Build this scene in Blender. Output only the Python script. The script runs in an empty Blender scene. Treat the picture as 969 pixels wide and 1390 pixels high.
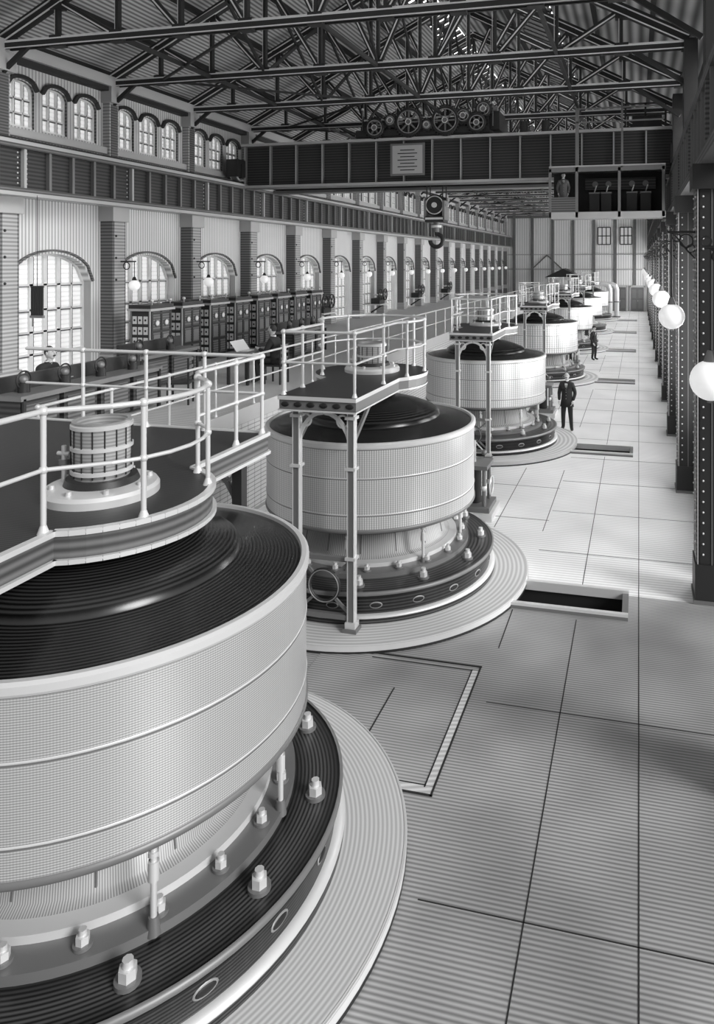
import bpy, math, random
from mathutils import Vector, Matrix
random.seed(3)
S=bpy.context.scene
S.view_settings.view_transform='Standard'
PI=math.pi

# ---------------------------------------------------------------- materials
M={}
def mat(key,c,rough=.5,metal=0,hatch=None,noise=0,emit=0,bump=0):
    m=bpy.data.materials.new(key); m.use_nodes=True
    nt=m.node_tree; N=nt.nodes; L=nt.links
    b=N['Principled BSDF']
    b.inputs['Roughness'].default_value=rough
    b.inputs['Metallic'].default_value=metal
    b.inputs['Base Color'].default_value=(c,c,c,1)
    tc=N.new('ShaderNodeTexCoord')
    def math_(op,a,bv=None,cv=None):
        n=N.new('ShaderNodeMath'); n.operation=op
        for i,v in enumerate((a,bv,cv)):
            if v is None: continue
            if isinstance(v,(int,float)): n.inputs[i].default_value=v
            else: L.new(v,n.inputs[i])
        return n.outputs[0]
    val=None
    if hatch or noise:
        sep=N.new('ShaderNodeSeparateXYZ'); L.new(tc.outputs['Object'],sep.inputs[0])
        X,Y,Z=sep.outputs
        val=math_('ADD',0.0,1.0)
        for h in (hatch or []):
            kind,sp,amt=h[:3]
            if kind in 'xyz': v={'x':X,'y':Y,'z':Z}[kind]
            elif kind=='a': v=math_('MULTIPLY',math_('ARCTAN2',Y,X),1.72)
            elif kind=='r': v=math_('SQRT',math_('ADD',math_('MULTIPLY',X,X),math_('MULTIPLY',Y,Y)))
            elif kind=='d': v=math_('ADD',X,Z)
            if kind=='a': sp=2*PI*1.72/round(2*PI*1.72/sp)
            s=math_('SINE',math_('MULTIPLY',v,2*PI/sp))
            s=math_('MULTIPLY_ADD',s,amt,1.0)
            if len(h)>3:
                s0=math_('SINE',math_('MULTIPLY',v,2*PI/sp))
                s=math_('SUBTRACT',1.0,math_('MULTIPLY',math_('GREATER_THAN',s0,h[3]),amt))
            val=math_('MULTIPLY',val,s)
        if noise:
            nz=N.new('ShaderNodeTexNoise'); nz.inputs['Scale'].default_value=.55; nz.inputs['Detail'].default_value=2
            L.new(tc.outputs['Object'],nz.inputs['Vector'])
            val=math_('MULTIPLY',val,math_('MULTIPLY_ADD',math_('SUBTRACT',nz.outputs['Fac'],.5),noise*2,1.0))
        val=math_('MULTIPLY',val,c)
        cb=N.new('ShaderNodeCombineColor')
        for i in range(3): L.new(val,cb.inputs[i])
        L.new(cb.outputs[0],b.inputs['Base Color'])
        if emit: L.new(cb.outputs[0],b.inputs['Emission Color'])
        if bump:
            bp=N.new('ShaderNodeBump'); bp.inputs['Strength'].default_value=bump; bp.inputs['Distance'].default_value=.01
            L.new(val,bp.inputs['Height']); L.new(bp.outputs[0],b.inputs['Normal'])
    if emit:
        b.inputs['Emission Strength'].default_value=emit
        if not (hatch or noise): b.inputs['Emission Color'].default_value=(c,c,c,1)
    M[key]=m
    return m

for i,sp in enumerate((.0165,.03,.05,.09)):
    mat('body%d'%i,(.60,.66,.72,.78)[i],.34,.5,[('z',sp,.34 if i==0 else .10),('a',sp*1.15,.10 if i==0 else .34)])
    mat('dome%d'%i,.025,.25,.3,[('r',sp*1.9,.85)],bump=.15)
    mat('neck%d'%i,.38,.45,.1,[('a',sp*1.5,.4)])
    mat('base%d'%i,.035,.35,.2,[('r',sp*2.0,.8),('z',sp*1.5,.8)])
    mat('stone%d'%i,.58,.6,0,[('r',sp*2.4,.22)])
mat('steel_light',.72,.4,.3)
mat('steel_mid',.20,.45,.3)
mat('steel_dark',.03,.45,.2)
mat('slot_rim',.3,.45,.3)
mat('black',.01,.6)
mat('white',.85,.5)
mat('brass',.5,.35,.5,[('z',.03,.25)])
mat('floor_plate',.32,.38,0,[('y',.045,.38)],noise=.8)
mat('floor_tile',.78,.5,0,[('y',.09,.16)],noise=.2)
mat('joint',.02,.7)
mat('joint_soft',.14,.7)
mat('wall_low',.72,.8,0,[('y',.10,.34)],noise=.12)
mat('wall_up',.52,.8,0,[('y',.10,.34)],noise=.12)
mat('wall_far',.72,.8,0,[('x',.25,.2)])
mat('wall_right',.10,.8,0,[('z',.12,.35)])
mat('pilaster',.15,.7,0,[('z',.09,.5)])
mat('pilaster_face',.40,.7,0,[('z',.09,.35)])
mat('sash',.75,.6)
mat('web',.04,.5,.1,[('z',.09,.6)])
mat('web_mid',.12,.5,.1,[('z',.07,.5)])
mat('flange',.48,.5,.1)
mat('roof',.38,.8,0,[('d',.16,.6)])
mat('truss',.02,.6,.0)
mat('truss_light',.75,.6,.0)
mat('pane',.6,.4,0,[('z',.12,.14)],emit=.7)
mat('pane_far',.5,.4,0,[('z',.12,.10)],emit=.4)
mat('pane_fill',.9,.4,0,emit=8.0)  # right-wall panes: strong glow added as side fill for the generators
mat('skylight',.95,.4,0,emit=3.6)
mat('globe',.95,.25,0,emit=.45)
mat('brick',.55,.8,0,[('z',.085,.5,.75),('y',.25,.3,.93)])
mat('deck_dark',.03,.5,0,[('y',.03,.7)])
mat('deck_light',.50,.6,0,[('y',.08,.35)])
mat('skin',.5,.6); mat('suit',.02,.8); mat('hair',.03,.7); mat('suit_grey',.14,.8)

# ---------------------------------------------------------------- mesh builder
class MB:
    def __init__(s): s.v=[]; s.f=[]; s.m=[]; s.sm=[]; s.keys=[]
    def k(s,key):
        if key not in s.keys: s.keys.append(key)
        return s.keys.index(key)
    def add(s,vs,fs,key,smooth=False):
        o=len(s.v); s.v+= [tuple(p) for p in vs]; ki=s.k(key)
        for f in fs: s.f.append([i+o for i in f]); s.m.append(ki); s.sm.append(smooth)
    def box(s,x0,x1,y0,y1,z0,z1,key):
        s.add([(x0,y0,z0),(x1,y0,z0),(x1,y1,z0),(x0,y1,z0),(x0,y0,z1),(x1,y0,z1),(x1,y1,z1),(x0,y1,z1)],
          [(0,3,2,1),(4,5,6,7),(0,1,5,4),(1,2,6,5),(2,3,7,6),(3,0,4,7)],key)
    def quad(s,a,b,c,d,key): s.add([a,b,c,d],[(0,1,2,3)],key)
    def frame(s,p,q):
        p=Vector(p);q=Vector(q);d=(q-p).normalized()
        up=Vector((0,0,1)) if abs(d.z)<.95 else Vector((0,1,0))
        a=d.cross(up).normalized(); b=a.cross(d).normalized()
        return p,q,a,b
    def beam(s,p,q,w,h,key):
        p,q,a,b=s.frame(p,q)
        vs=[]
        for c in (p,q):
            for i,j in ((-1,-1),(1,-1),(1,1),(-1,1)): vs.append(c+a*(i*w/2)+b*(j*h/2))
        s.add(vs,[(0,1,2,3),(7,6,5,4),(0,4,5,1),(1,5,6,2),(2,6,7,3),(3,7,4,0)],key)
    def cyl(s,p,q,r,key,seg=12,r2=None,smooth=True,caps=True):
        p,q,a,b=s.frame(p,q); r2=r if r2 is None else r2
        vs=[];n=seg
        for c,rr in ((p,r),(q,r2)):
            for i in range(n):
                t=2*PI*i/n; vs.append(c+a*(rr*math.cos(t))+b*(rr*math.sin(t)))
        s.add(vs,[(i,(i+1)%n,n+(i+1)%n,n+i) for i in range(n)],key,smooth)
        if caps:
            s.add(vs[:n],[tuple(range(n))[::-1]],key); s.add(vs[n:],[tuple(range(n))],key)
    def tube(s,pts,r,key,seg=8):
        for i in range(len(pts)-1): s.cyl(pts[i],pts[i+1],r,key,seg)
        for p in pts[1:-1]: s.sphere(p,r*1.02,key,8,5)
    def sphere(s,c,r,key,seg=16,rings=10,sc=(1,1,1),rot=0):
        vs=[];fs=[];cr,sr=math.cos(rot),math.sin(rot)
        for j in range(rings+1):
            ph=PI*j/rings
            for i in range(seg):
                t=2*PI*i/seg
                x=r*sc[0]*math.sin(ph)*math.cos(t);y=r*sc[1]*math.sin(ph)*math.sin(t);z=r*sc[2]*math.cos(ph)
                vs.append((c[0]+x*cr-y*sr,c[1]+x*sr+y*cr,c[2]+z))
        for j in range(rings):
            for i in range(seg): fs.append((j*seg+i,(j+1)*seg+i,(j+1)*seg+(i+1)%seg,j*seg+(i+1)%seg))
        s.add(vs,fs,key,True)
    def lathe(s,prof,key,seg=96,c=(0,0),sharp=True,sx=1,sy=1):
        def strip(pr):
            vs=[];fs=[]
            for r,z in pr:
                for i in range(seg):
                    t=2*PI*i/seg; vs.append((c[0]+r*sx*math.cos(t),c[1]+r*sy*math.sin(t),z))
            for j in range(len(pr)-1):
                for i in range(seg): fs.append((j*seg+i,j*seg+(i+1)%seg,(j+1)*seg+(i+1)%seg,(j+1)*seg+i))
            s.add(vs,fs,key,True)
        if sharp:
            for j in range(len(prof)-1): strip(prof[j:j+2])
        else: strip(prof)
    def torus(s,c,R,r,key,axis='z',seg=28,ms=8,a0=0,a1=2*PI):
        vs=[];fs=[]; full=abs(a1-a0-2*PI)<1e-4; n=seg if full else seg+1
        for i in range(n):
            t=a0+(a1-a0)*i/seg
            for j in range(ms):
                u=2*PI*j/ms; rr=R+r*math.cos(u); h=r*math.sin(u)
                p={'z':(rr*math.cos(t),rr*math.sin(t),h),'y':(rr*math.cos(t),h,rr*math.sin(t)),'x':(h,rr*math.cos(t),rr*math.sin(t))}[axis]
                vs.append((c[0]+p[0],c[1]+p[1],c[2]+p[2]))
        for i in range(seg):
            i2=(i+1)%n
            for j in range(ms): fs.append((i*ms+j,i2*ms+j,i2*ms+(j+1)%ms,i*ms+(j+1)%ms))
        s.add(vs,fs,key,True)
    def prism(s,outline,z0,z1,ktop,kside,kbot=None):
        n=len(outline)
        s.add([(x,y,z1) for x,y in outline],[tuple(range(n))],ktop)
        s.add([(x,y,z0) for x,y in outline],[tuple(range(n))[::-1]],kbot or kside)
        vs=[(x,y,z0) for x,y in outline]+[(x,y,z1) for x,y in outline]
        s.add(vs,[(i,(i+1)%n,n+(i+1)%n,n+i) for i in range(n)],kside)
    def build(s,name,loc=(0,0,0),rot=0,parent=None):
        me=bpy.data.meshes.new(name); me.from_pydata(s.v,[],s.f)
        for k in s.keys: me.materials.append(M[k])
        me.polygons.foreach_set('material_index',s.m)
        me.polygons.foreach_set('use_smooth',s.sm)
        me.update()
        return place(me,name,loc,rot,parent)
def place(me,name,loc=(0,0,0),rot=0,parent=None):
    o=bpy.data.objects.new(name,me); o.location=loc; o.rotation_euler=(0,0,rot)
    S.collection.objects.link(o)
    if parent: o.parent=parent
    return o
def empty(name,loc=(0,0,0),rot=0):
    o=bpy.data.objects.new(name,None); o.location=loc; o.rotation_euler=(0,0,rot)
    o.empty_display_size=.1; S.collection.objects.link(o); return o

# ---------------------------------------------------------------- layout constants
XL=-14.3; XR=1.6; YF=77.35; BAY=3.55
ybay=lambda k:13.45+BAY*k
K0=-3; K1=18
YRW=12.2
GENS=[(-4.50,5.29),(-4.37,11.41),(-4.31,20.36),(-4.35,32.0),(-4.35,43.0),(-4.35,54.0),(-4.35,65.0)]

# ---------------------------------------------------------------- floor
f=MB()
pits=[(gy-.75,gy+.05) for gx,gy in GENS[1:]]
def fl(x0,x1,y0,y1):
    if y1<=y0: return
    for a,b,k in ((-8,11.46,'floor_plate'),(11.46,YF,'floor_tile')):
        lo=max(a,y0);hi=min(b,y1)
        if hi>lo: f.quad((x0,lo,0),(x1,lo,0),(x1,hi,0),(x0,hi,0),k)
fl(XL,-1.9,-8,YF); fl(-.2,XR,-8,YF)
y=-8
for a,b in pits: fl(-1.9,-.2,y,a); y=b
fl(-1.9,-.2,y,YF)
def jn(x0,x1,y0,y1,k='joint'): f.box(x0,x1,y0,y1,-.01,.003,k)
for x in (-.88,.0):
    segs=[-8]+[v for a,b in pits for v in (a-.15,b+.15)]+[YF] if x==-.88 else [-8,YF]
    for i in range(0,len(segs),2): jn(x-.006,x+.006,segs[i],segs[i+1])
jn(-1.84,-1.825,9.5,10.6)
for yy in (2.9,5.6,8.3): jn(-1.75,XR,yy-.006,yy+.006)
yy=12.9
while yy<YF-1:
    if not any(a-.2<yy<b+.2 for a,b in pits): jn(-1.75,XR,yy-.009,yy+.009,'joint_soft')
    yy+=2.1
for i in range(len(GENS)-1):
    a=GENS[i][1]+3.0; b=GENS[i+1][1]-3.0
    if i>0 and b>a:
        for x in (-1.8,-2.75): jn(x-.008,x+.008,a-.6,b+.6,'joint_soft')
        yy=a
        while yy<b: jn(-6,-1.75,yy-.008,yy+.008,'joint_soft'); yy+=2.1
f.build('floor')
h=MB()
h.box(-4.1,-1.96,6.75,8.95,.002,.008,'floor_plate')
for x0,x1,y0,y1 in ((-1.975,-1.955,6.7,9.0),(-2.065,-2.05,6.8,8.9),(-4.1,-1.95,6.7,6.72),(-4.1,-2.05,6.82,6.835),(-3.4,-1.95,8.98,9.0),(-3.4,-2.05,8.875,8.89),(-2.9,-2.885,6.84,8.3)):
    h.box(x0,x1,y0,y1,.004,.013,'joint')
for x0,x1,y0,y1 in ((-2.05,-1.975,6.83,8.88),(-4.1,-1.975,6.72,6.82)): h.box(x0,x1,y0,y1,.006,.011,'stone1')
h.build('floor_hatch')
t=MB()
t.quad((-1.9,-.4,-.8),(-.2,-.4,-.8),(-.2,.4,-.8),(-1.9,.4,-.8),'black')
for a in (-.4,.4): t.quad((-1.9,a,-.8),(-.2,a,-.8),(-.2,a,0),(-1.9,a,0),'steel_dark')
for a in (-1.9,-.2): t.quad((a,-.4,-.8),(a,.4,-.8),(a,.4,0),(a,-.4,0),'steel_dark')
t.box(-2.0,-.15,-.42,-.35,-.05,.09,'steel_light'); t.box(-2.0,-.15,.35,.42,-.05,.09,'steel_light')
t.box(-2.0,-.15,-.425,-.42,.0,.05,'steel_mid')
t.box(-.24,-.15,-.35,.35,-.05,.05,'steel_mid')
t.box(-1.7,-.6,-.12,-.05,-.35,-.2,'steel_mid')
o=t.build('service_trench',(0,pits[0][0]+.4,0))
for a,b in pits[1:]: place(o.data,'service_trench',(0,a+.4,0))

# ---------------------------------------------------------------- walls
def wall_band(mb,x,xin,y0,y1,z0,z1,ops,key,krev,barlist=None):
    y=y0
    for (a,b,zs,zp,rise) in ops:
        mb.quad((x,y,z0),(x,a,z0),(x,a,z1),(x,y,z1),key)
        mb.quad((x,a,z0),(x,b,z0),(x,b,zs),(x,a,zs),key)
        n=12; pts=[]
        for i in range(n+1):
            u=i/n; yy=a+(b-a)*u; zz=zp+rise*math.sqrt(max(0,1-(2*u-1)**2)) if rise else zp
            pts.append((yy,zz))
        for i in range(n):
            (ya,za),(yb,zb)=pts[i],pts[i+1]
            mb.quad((x,ya,za),(x,yb,zb),(x,yb,z1),(x,ya,z1),key)
            mb.quad((x,ya,za),(x,yb,zb),(xin,yb,zb),(xin,ya,za),krev)
        mb.quad((x,a,zs),(x,a,zp),(xin,a,zp),(xin,a,zs),krev)
        mb.quad((x,b,zs),(x,b,zp),(xin,b,zp),(xin,b,zs),krev)
        mb.quad((x,a,zs),(x,b,zs),(xin,b,zs),(xin,a,zs),'flange')
        if barlist is not None: barlist.append((a,b,zs,zp,rise,xin,x))
        y=b
    mb.quad((x,y,z0),(x,y1,z0),(x,y1,z1),(x,y,z1),key)

wins=[]; cwins=[]
w=MB()
big=[];cl=[]
for k in range(K0,K1):
    y0=ybay(k)
    big.append((y0+.36,y0+BAY-.62,2.32,4.65,.75))
    for j in range(3):
        c=y0+.3+j*1.03
        cl.append((c,c+.78,8.4,9.3,.22))
wall_band(w,XL,XL-.3,ybay(K0),YF,0,6.7,big,'wall_low','wall_low',barlist=wins)
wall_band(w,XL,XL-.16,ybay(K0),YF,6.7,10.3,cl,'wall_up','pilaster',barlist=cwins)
for (a,b,zs,zp,r) in cl:
    n=8; pr=None
    for i in range(n+1):
        u=i/n; yy=a-.05+(b-a+.1)*u; zz=zp+.03+(r+.05)*math.sqrt(max(0,1-(2*u-1)**2))
        if pr: w.beam((XL+.03,pr[0],pr[1]),(XL+.03,yy,zz),.1,.09,'steel_dark')
        pr=(yy,zz)
for (a,b,zs,zp,r) in big:
    n=14; pr=None
    for i in range(n+1):
        u=i/n; yy=a-.05+(b-a+.1)*u; zz=zp+.03+(r+.05)*math.sqrt(max(0,1-(2*u-1)**2))
        if pr: w.beam((XL+.02,pr[0],pr[1]),(XL+.02,yy,zz),.08,.05,'web_mid')
        pr=(yy,zz)
w.build('wall_left')
def window(idx,a,b,zs,zp,rise,xin,nv,zb,bar=.05,key='pane'):
    m=MB(); x=xin
    n=12; top=[]
    for i in range(n+1):
        u=i/n; top.append((a+(b-a)*u, zp+(rise*math.sqrt(max(0,1-(2*u-1)**2)) if rise else 0)))
    poly=[(x+.02,a,zs)]+[(x+.02,p[0],p[1]) for p in top]+[(x+.02,b,zs)]
    m.add(poly,[tuple(range(len(poly)))],key)
    def ztop(y):
        u=(y-a)/(b-a); return zp+rise*math.sqrt(max(0,1-(2*u-1)**2))
    for i in range(1,nv):
        y=a+(b-a)*i/nv; mid=(nv%2==0 and i==nv//2) or (nv==6 and i in (2,4))
        bw=bar*(1.9 if mid and nv>3 else .8)
        m.box(x+.02,x+.08,y-bw/2,y+bw/2,zs,ztop(y),'sash'); m.box(x+.03,x+.07,y+bw/2,y+bw/2+.03,zs,ztop(y),'web_mid')
    for z in zb: m.box(x+.02,x+.08,a,b,z-bar*.4,z+bar*.4,'sash'); m.box(x+.03,x+.07,a,b,z-bar*.4-.03,z-bar*.4,'web_mid')
    for i in range(n): m.beam((x+.05,)+top[i],(x+.05,)+top[i+1],.08,bar*1.6,'sash')
    m.box(x+.02,x+.09,a,a+bar,zs,zp,'sash'); m.box(x+.02,x+.09,b-bar,b,zs,zp,'sash'); m.box(x+.02,x+.1,a,b,zs,zs+bar,'sash')
    m.build('window_%d'%idx)
idx=1
for (a,b,zs,zp,r,xi,x) in wins:
    window(idx,a,b,zs,zp,r,xi,6,[2.9,3.45,4.0,4.62],.06); idx+=1
for (a,b,zs,zp,r,xi,x) in cwins:
    window(idx,a,b,zs,zp,r,xi,3,[8.75,9.1],.05); idx+=1

p=MB()
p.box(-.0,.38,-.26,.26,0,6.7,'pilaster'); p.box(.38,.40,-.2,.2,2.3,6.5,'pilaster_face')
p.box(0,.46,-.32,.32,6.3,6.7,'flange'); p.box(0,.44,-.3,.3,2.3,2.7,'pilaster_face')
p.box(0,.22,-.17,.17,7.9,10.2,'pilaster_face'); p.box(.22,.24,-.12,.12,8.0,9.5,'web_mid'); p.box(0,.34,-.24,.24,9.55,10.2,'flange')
for z in (5.9,5.3,4.7): p.sphere((.4,-.14,z),.035,'steel_dark',8,5)
ob=p.build('wall_pilaster',(XL,ybay(K0),0))
for k in range(K0+1,K1+1): place(ob.data,'wall_pilaster',(XL,ybay(k)-(.3 if k==K1 else 0),0))
c=MB()
c.box(XL,XL+.35,ybay(K0),YF,9.98,10.25,'flange'); c.box(XL,XL+.25,ybay(K0),YF,9.86,9.98,'truss')
c.box(XL,XL+.15,ybay(K0),YF,8.15,8.33,'flange')
c.build('trim_1')
def runway(name,x0,x1,side,ys):
    g=MB()
    xi = x1 if side>0 else x0
    fk='flange' if side>0 else 'web_mid'
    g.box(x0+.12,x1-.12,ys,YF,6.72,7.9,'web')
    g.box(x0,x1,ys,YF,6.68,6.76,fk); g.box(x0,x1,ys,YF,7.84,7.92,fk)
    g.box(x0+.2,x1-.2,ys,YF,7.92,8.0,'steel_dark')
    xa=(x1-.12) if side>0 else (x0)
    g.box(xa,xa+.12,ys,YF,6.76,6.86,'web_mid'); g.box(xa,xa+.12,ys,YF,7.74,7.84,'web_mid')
    y=ys; n=0
    while y<YF:
        g.box(xa,xa+.1,y-.035,y+.035,6.76,7.84,'steel_mid' if n%5 else fk)
        if y<28 and n%5==0:
            for j in range(9):
                for dy in (-.12,.12): g.sphere((xi-.12*side,y+dy,6.85+j*.115),.022,'steel_light',6,4)
        y+=BAY/5; n+=1
    return g.build(name)
runway('crane_runway_girder',-13.95,-13.45,1,ybay(K0))
runway('crane_runway_girder',.9,1.4,-1,7.0)

rw=MB(); rops=[];rl=[]
y=YRW+.6
while y<YF-5:
    rops.append((y,y+3.6,1.6,5.4,.6)); y+=5.4
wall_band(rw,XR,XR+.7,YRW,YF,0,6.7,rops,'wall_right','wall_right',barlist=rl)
rc=[]
y=YRW+.8
while y<YF-3: rc.append((y,y+1.6,8.3,9.4,.2)); y+=2.6
rcl=[]
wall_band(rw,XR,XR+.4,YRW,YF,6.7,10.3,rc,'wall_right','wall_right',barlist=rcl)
rw.build('wall_right')
for (a,b,zs,zp,r,xi,x) in rl: window(idx,a,b,zs,zp,r,xi,4,[3.0,4.2],.06,'pane_fill'); idx+=1  # glowing fill panes, set deep in the reveals and mostly unseen
for (a,b,zs,zp,r,xi,x) in rcl: window(idx,a,b,zs,zp,r,xi,3,[8.85],.05,'pane_fill'); idx+=1

fw=MB()
fw.quad((XL,YF,0),(XR,YF,0),(XR,YF,10.3),(XL,YF,10.3),'wall_far')
fw.add([(XL,YF,10.3),(XR,YF,10.3),(-6.35,YF,14.3)],[(0,1,2)],'wall_up')
for x in (-13.2,-11.2,-9.0,-6.8,-4.6,-2.4,-.4,1.0): fw.box(x-.14,x+.14,YF-.15,YF,0,10.2,'pilaster')
fw.box(XL,XR,YF-.12,YF,9.9,10.2,'pilaster'); fw.box(XL,XR,YF-.1,YF,4.3,4.45,'pilaster_face'); fw.box(XL,XR,YF-.1,YF,5.9,6.0,'pilaster_face')
fw.beam((-11.2,YF-.1,4.4),(-9.6,YF-.1,5.9),.12,.12,'pilaster'); fw.beam((-9.6,YF-.1,5.9),(-8.0,YF-.1,4.4),.12,.12,'pilaster')
fw.build('wall_far')
for (xa,xb) in ((-4.2,-2.9),(-1.9,-.7)):
    g=MB(); g.box(xa,xb,YF-.12,YF-.06,7.0,8.8,'pane_far')
    for i in range(4): xx=xa+(xb-xa)*i/3; g.box(xx-.05,xx+.05,YF-.16,YF-.1,7.0,8.8,'steel_dark')
    for z in (7.0,7.9,8.8): g.box(xa,xb,YF-.16,YF-.1,z-.05,z+.05,'steel_dark')
    g.build('window_%d'%idx); idx+=1
for n,(xa,xb) in enumerate(((-2.6,-1.3),(-.8,.5))):
    g=MB(); g.box(xa,xb,YF-.16,YF-.02,0,2.5,'pilaster'); g.box(xa-.12,xa,YF-.2,YF-.02,0,2.65,'flange'); g.box(xb,xb+.12,YF-.2,YF-.02,0,2.65,'flange'); g.box(xa-.12,xb+.12,YF-.2,YF-.02,2.5,2.7,'flange')
    for i in range(2):
        for z in (.3,1.4): g.box(xa+.12+i*(xb-xa)/2,xa+(i+1)*(xb-xa)/2-.12,YF-.19,YF-.15,z,z+.9,'steel_mid')
    g.sphere((xa+.7,YF-.2,1.1),.05,'brass',8,6)
    g.build('door_%d'%(n+1))

# ---------------------------------------------------------------- roof
RX=-6.35; RZ=14.2; EZ=10.25; YR0=9.0
def slope(fr,side):
    xe = XL-.4 if side<0 else XR+.4
    return (xe+(RX-xe)*fr, EZ+(RZ-EZ)*fr)
r=MB()
def rp(a,b,side,key,y0=YR0,y1=YF,dz=.25):
    xa,za=slope(a,side);xb,zb=slope(b,side)
    r.quad((xa,y0,za+dz),(xb,y0,zb+dz),(xb,y1,zb+dz),(xa,y1,za+dz),key)
rp(0,.86,-1,'roof'); rp(.86,.95,-1,'skylight'); rp(.95,1,-1,'roof')
rp(0,.54,1,'roof'); rp(.54,.70,1,'skylight'); rp(.70,1,1,'roof')
y=YR0
while y<YF:
    for a,b,s_ in ((.86,.95,-1),(.54,.70,1)):
        xa,za=slope(a,s_);xb,zb=slope(b,s_)
        r.beam((xa,y,za+.2),(xb,y,zb+.2),.2,.1,'truss')
    y+=BAY/7
for s_ in (-1,1):
    for fr in (.02,.2,.38,.56,.74,.9):
        x,z=slope(fr,s_); r.box(x-.06,x+.06,YR0,YF,z+.08,z+.22,'truss')
r.build('ceiling')
t=MB()
xa,xb=XL+.15,XR-.5; zc=10.1; rz=RZ-.05
def top(x):
    return zc+.15+(rz-zc-.15)*(1-abs(x-RX)/(RX-xa if x<RX else xb-RX))
for d in (-.07,.07): t.beam((xa,d,zc),(xb,d,zc),.05,.17,'truss')
t.beam((xa,0,zc+.095),(xb,0,zc+.095),.19,.02,'truss_light')
t.box(xa,xb,-.105,-.098,zc+.05,zc+.08,'truss_light'); t.box(xa,xb,-.105,-.098,zc-.085,zc-.06,'truss_light')
t.beam((xa,0,top(xa)),(RX,0,rz),.16,.26,'truss'); t.beam((xb,0,top(xb)),(RX,0,rz),.16,.26,'truss')
for dz in (-.13,.05):
    t.beam((xa,-.09,top(xa)+dz),(RX,-.09,rz+dz),.03,.025,'truss_light'); t.beam((xb,-.09,top(xb)+dz),(RX,-.09,rz+dz),.03,.025,'truss_light')
xs=[xa+(RX-xa)*i/5 for i in range(6)]+[RX+(xb-RX)*i/5 for i in range(1,6)]
for i,x in enumerate(xs):
    if 0<i<10:
        t.beam((x,0,zc),(x,0,top(x)),.07,.12,'truss'); t.box(x-.065,x-.05,-.045,-.035,zc,top(x),'truss_light')
    t.box(x-.16,x+.16,-.1,.1,zc-.12,zc+.14,'truss')
    if 0<i<10: t.box(x-.14,x+.14,-.1,.1,top(x)-.22,top(x),'truss')
for i in range(5):
    if i>0:
        t.beam((xs[i],0,top(xs[i])),(xs[i+1],0,zc),.07,.12,'truss')
        t.beam((xs[10-i],0,top(xs[10-i])),(xs[9-i],0,zc),.07,.12,'truss')
        t.beam((xs[i],-.05,top(xs[i])-.04),(xs[i+1],-.05,zc+.0),.012,.03,'truss_light'); t.beam((xs[10-i],-.05,top(xs[10-i])-.04),(xs[9-i],-.05,zc),.012,.03,'truss_light')
t.beam((xa,0,zc-.6),(xa+.8,0,zc),.08,.1,'truss'); t.beam((xb,0,zc-.9),(xb-1.3,0,zc),.08,.1,'truss')
o=None
for k in range(0,K1):
    if o is None: o=t.build('roof_truss',(0,ybay(k),0))
    else: place(o.data,'roof_truss',(0,ybay(k),0))
b=MB()
for k in range(0,K1-1):
    y0=ybay(k);y1=ybay(k+1)
    for x in (RX,xs[3]):
        b.beam((x,y0,zc),(x,y1,top(x)),.05,.09,'truss'); b.beam((x,y1,zc),(x,y0,top(x)),.05,.09,'truss')
    for i in (2,5,8):
        b.beam((xs[i],y0,zc),(xs[i],y1,zc),.07,.1,'truss')
    if k%2: b.beam((xs[1],y0,zc),(xs[4],y1,zc),.05,.06,'truss')
    else: b.beam((xs[4],y0,zc),(xs[1],y1,zc),.05,.06,'truss')
b.build('roof_wind_bracing')

# ---------------------------------------------------------------- steel columns right + globe lamps
c=MB()
c.box(.0,.45,-.02,.02,0,6.68,'web')
c.box(.0,.45,-.25,-.2,0,6.68,'steel_dark'); c.box(0,.45,.2,.25,0,6.68,'steel_dark')
c.box(-.02,.03,-.25,.25,0,6.68,'web_mid')
c.box(-.06,.5,-.3,.3,0,.06,'steel_mid'); c.box(-.04,.48,-.28,.28,.06,.6,'steel_dark')
c.box(-.08,.5,-.32,.32,6.3,6.68,'steel_dark')
c.box(-.005,.012,-.262,-.25,0,6.6,'flange'); c.box(.2,.215,-.26,-.25,0,6.6,'steel_mid')
z=.75
while z<6.2:
    for dy in (-.17,.17): c.sphere((-.025,dy,z),.016,'steel_light',6,4)
    for dx in (.08,.37): c.sphere((dx,-.255,z),.018,'steel_light',6,4)
    z+=.16
c.box(.12,.42,-.24,.24,8.0,10.2,'steel_dark')
COLY=[7.5]+[11.7+5.4*i for i in range(12)]
o=c.build('steel_column',(1.06,COLY[0],0))
for y in COLY[1:]: place(o.data,'steel_column',(.87,y,0))
g=MB()
g.cyl((0,0,5.62),(-.42,0,5.62),.018,'steel_dark',8); g.cyl((-.36,0,5.62),(-.36,0,4.56),.012,'steel_dark',8)
g.torus((-.14,0,5.48),.1,.012,'steel_dark','y',20,6); g.torus((-.28,0,5.53),.06,.012,'steel_dark','y',16,6)
g.torus((-.07,0,5.36),.06,.01,'steel_dark','y',16,6); g.tube([(0,0,5.2),(-.12,0,5.32),(-.25,0,5.5),(-.36,0,5.62)],.012,'steel_dark')
g.torus((-.4,0,5.68),.05,.01,'steel_dark','y',14,6)
g.cyl((-.36,0,4.48),(-.36,0,4.6),.07,'steel_mid',14,.03); g.sphere((-.36,0,4.3),.2,'globe',24,16)
g.cyl((-.36,0,4.08),(-.36,0,4.12),.03,'steel_mid',10)
o=g.build('globe_lamp',(1.05,COLY[0],-.28))
for y in COLY[1:]: place(o.data,'globe_lamp',(.86,y,0.04))
g=MB()
g.cyl((0,0,5.2),(.5,0,5.2),.02,'steel_dark',8); g.torus((.2,0,5.08),.1,.015,'steel_dark','y',16,6); g.cyl((.45,0,5.2),(.45,0,4.75),.012,'steel_dark',6)
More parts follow.
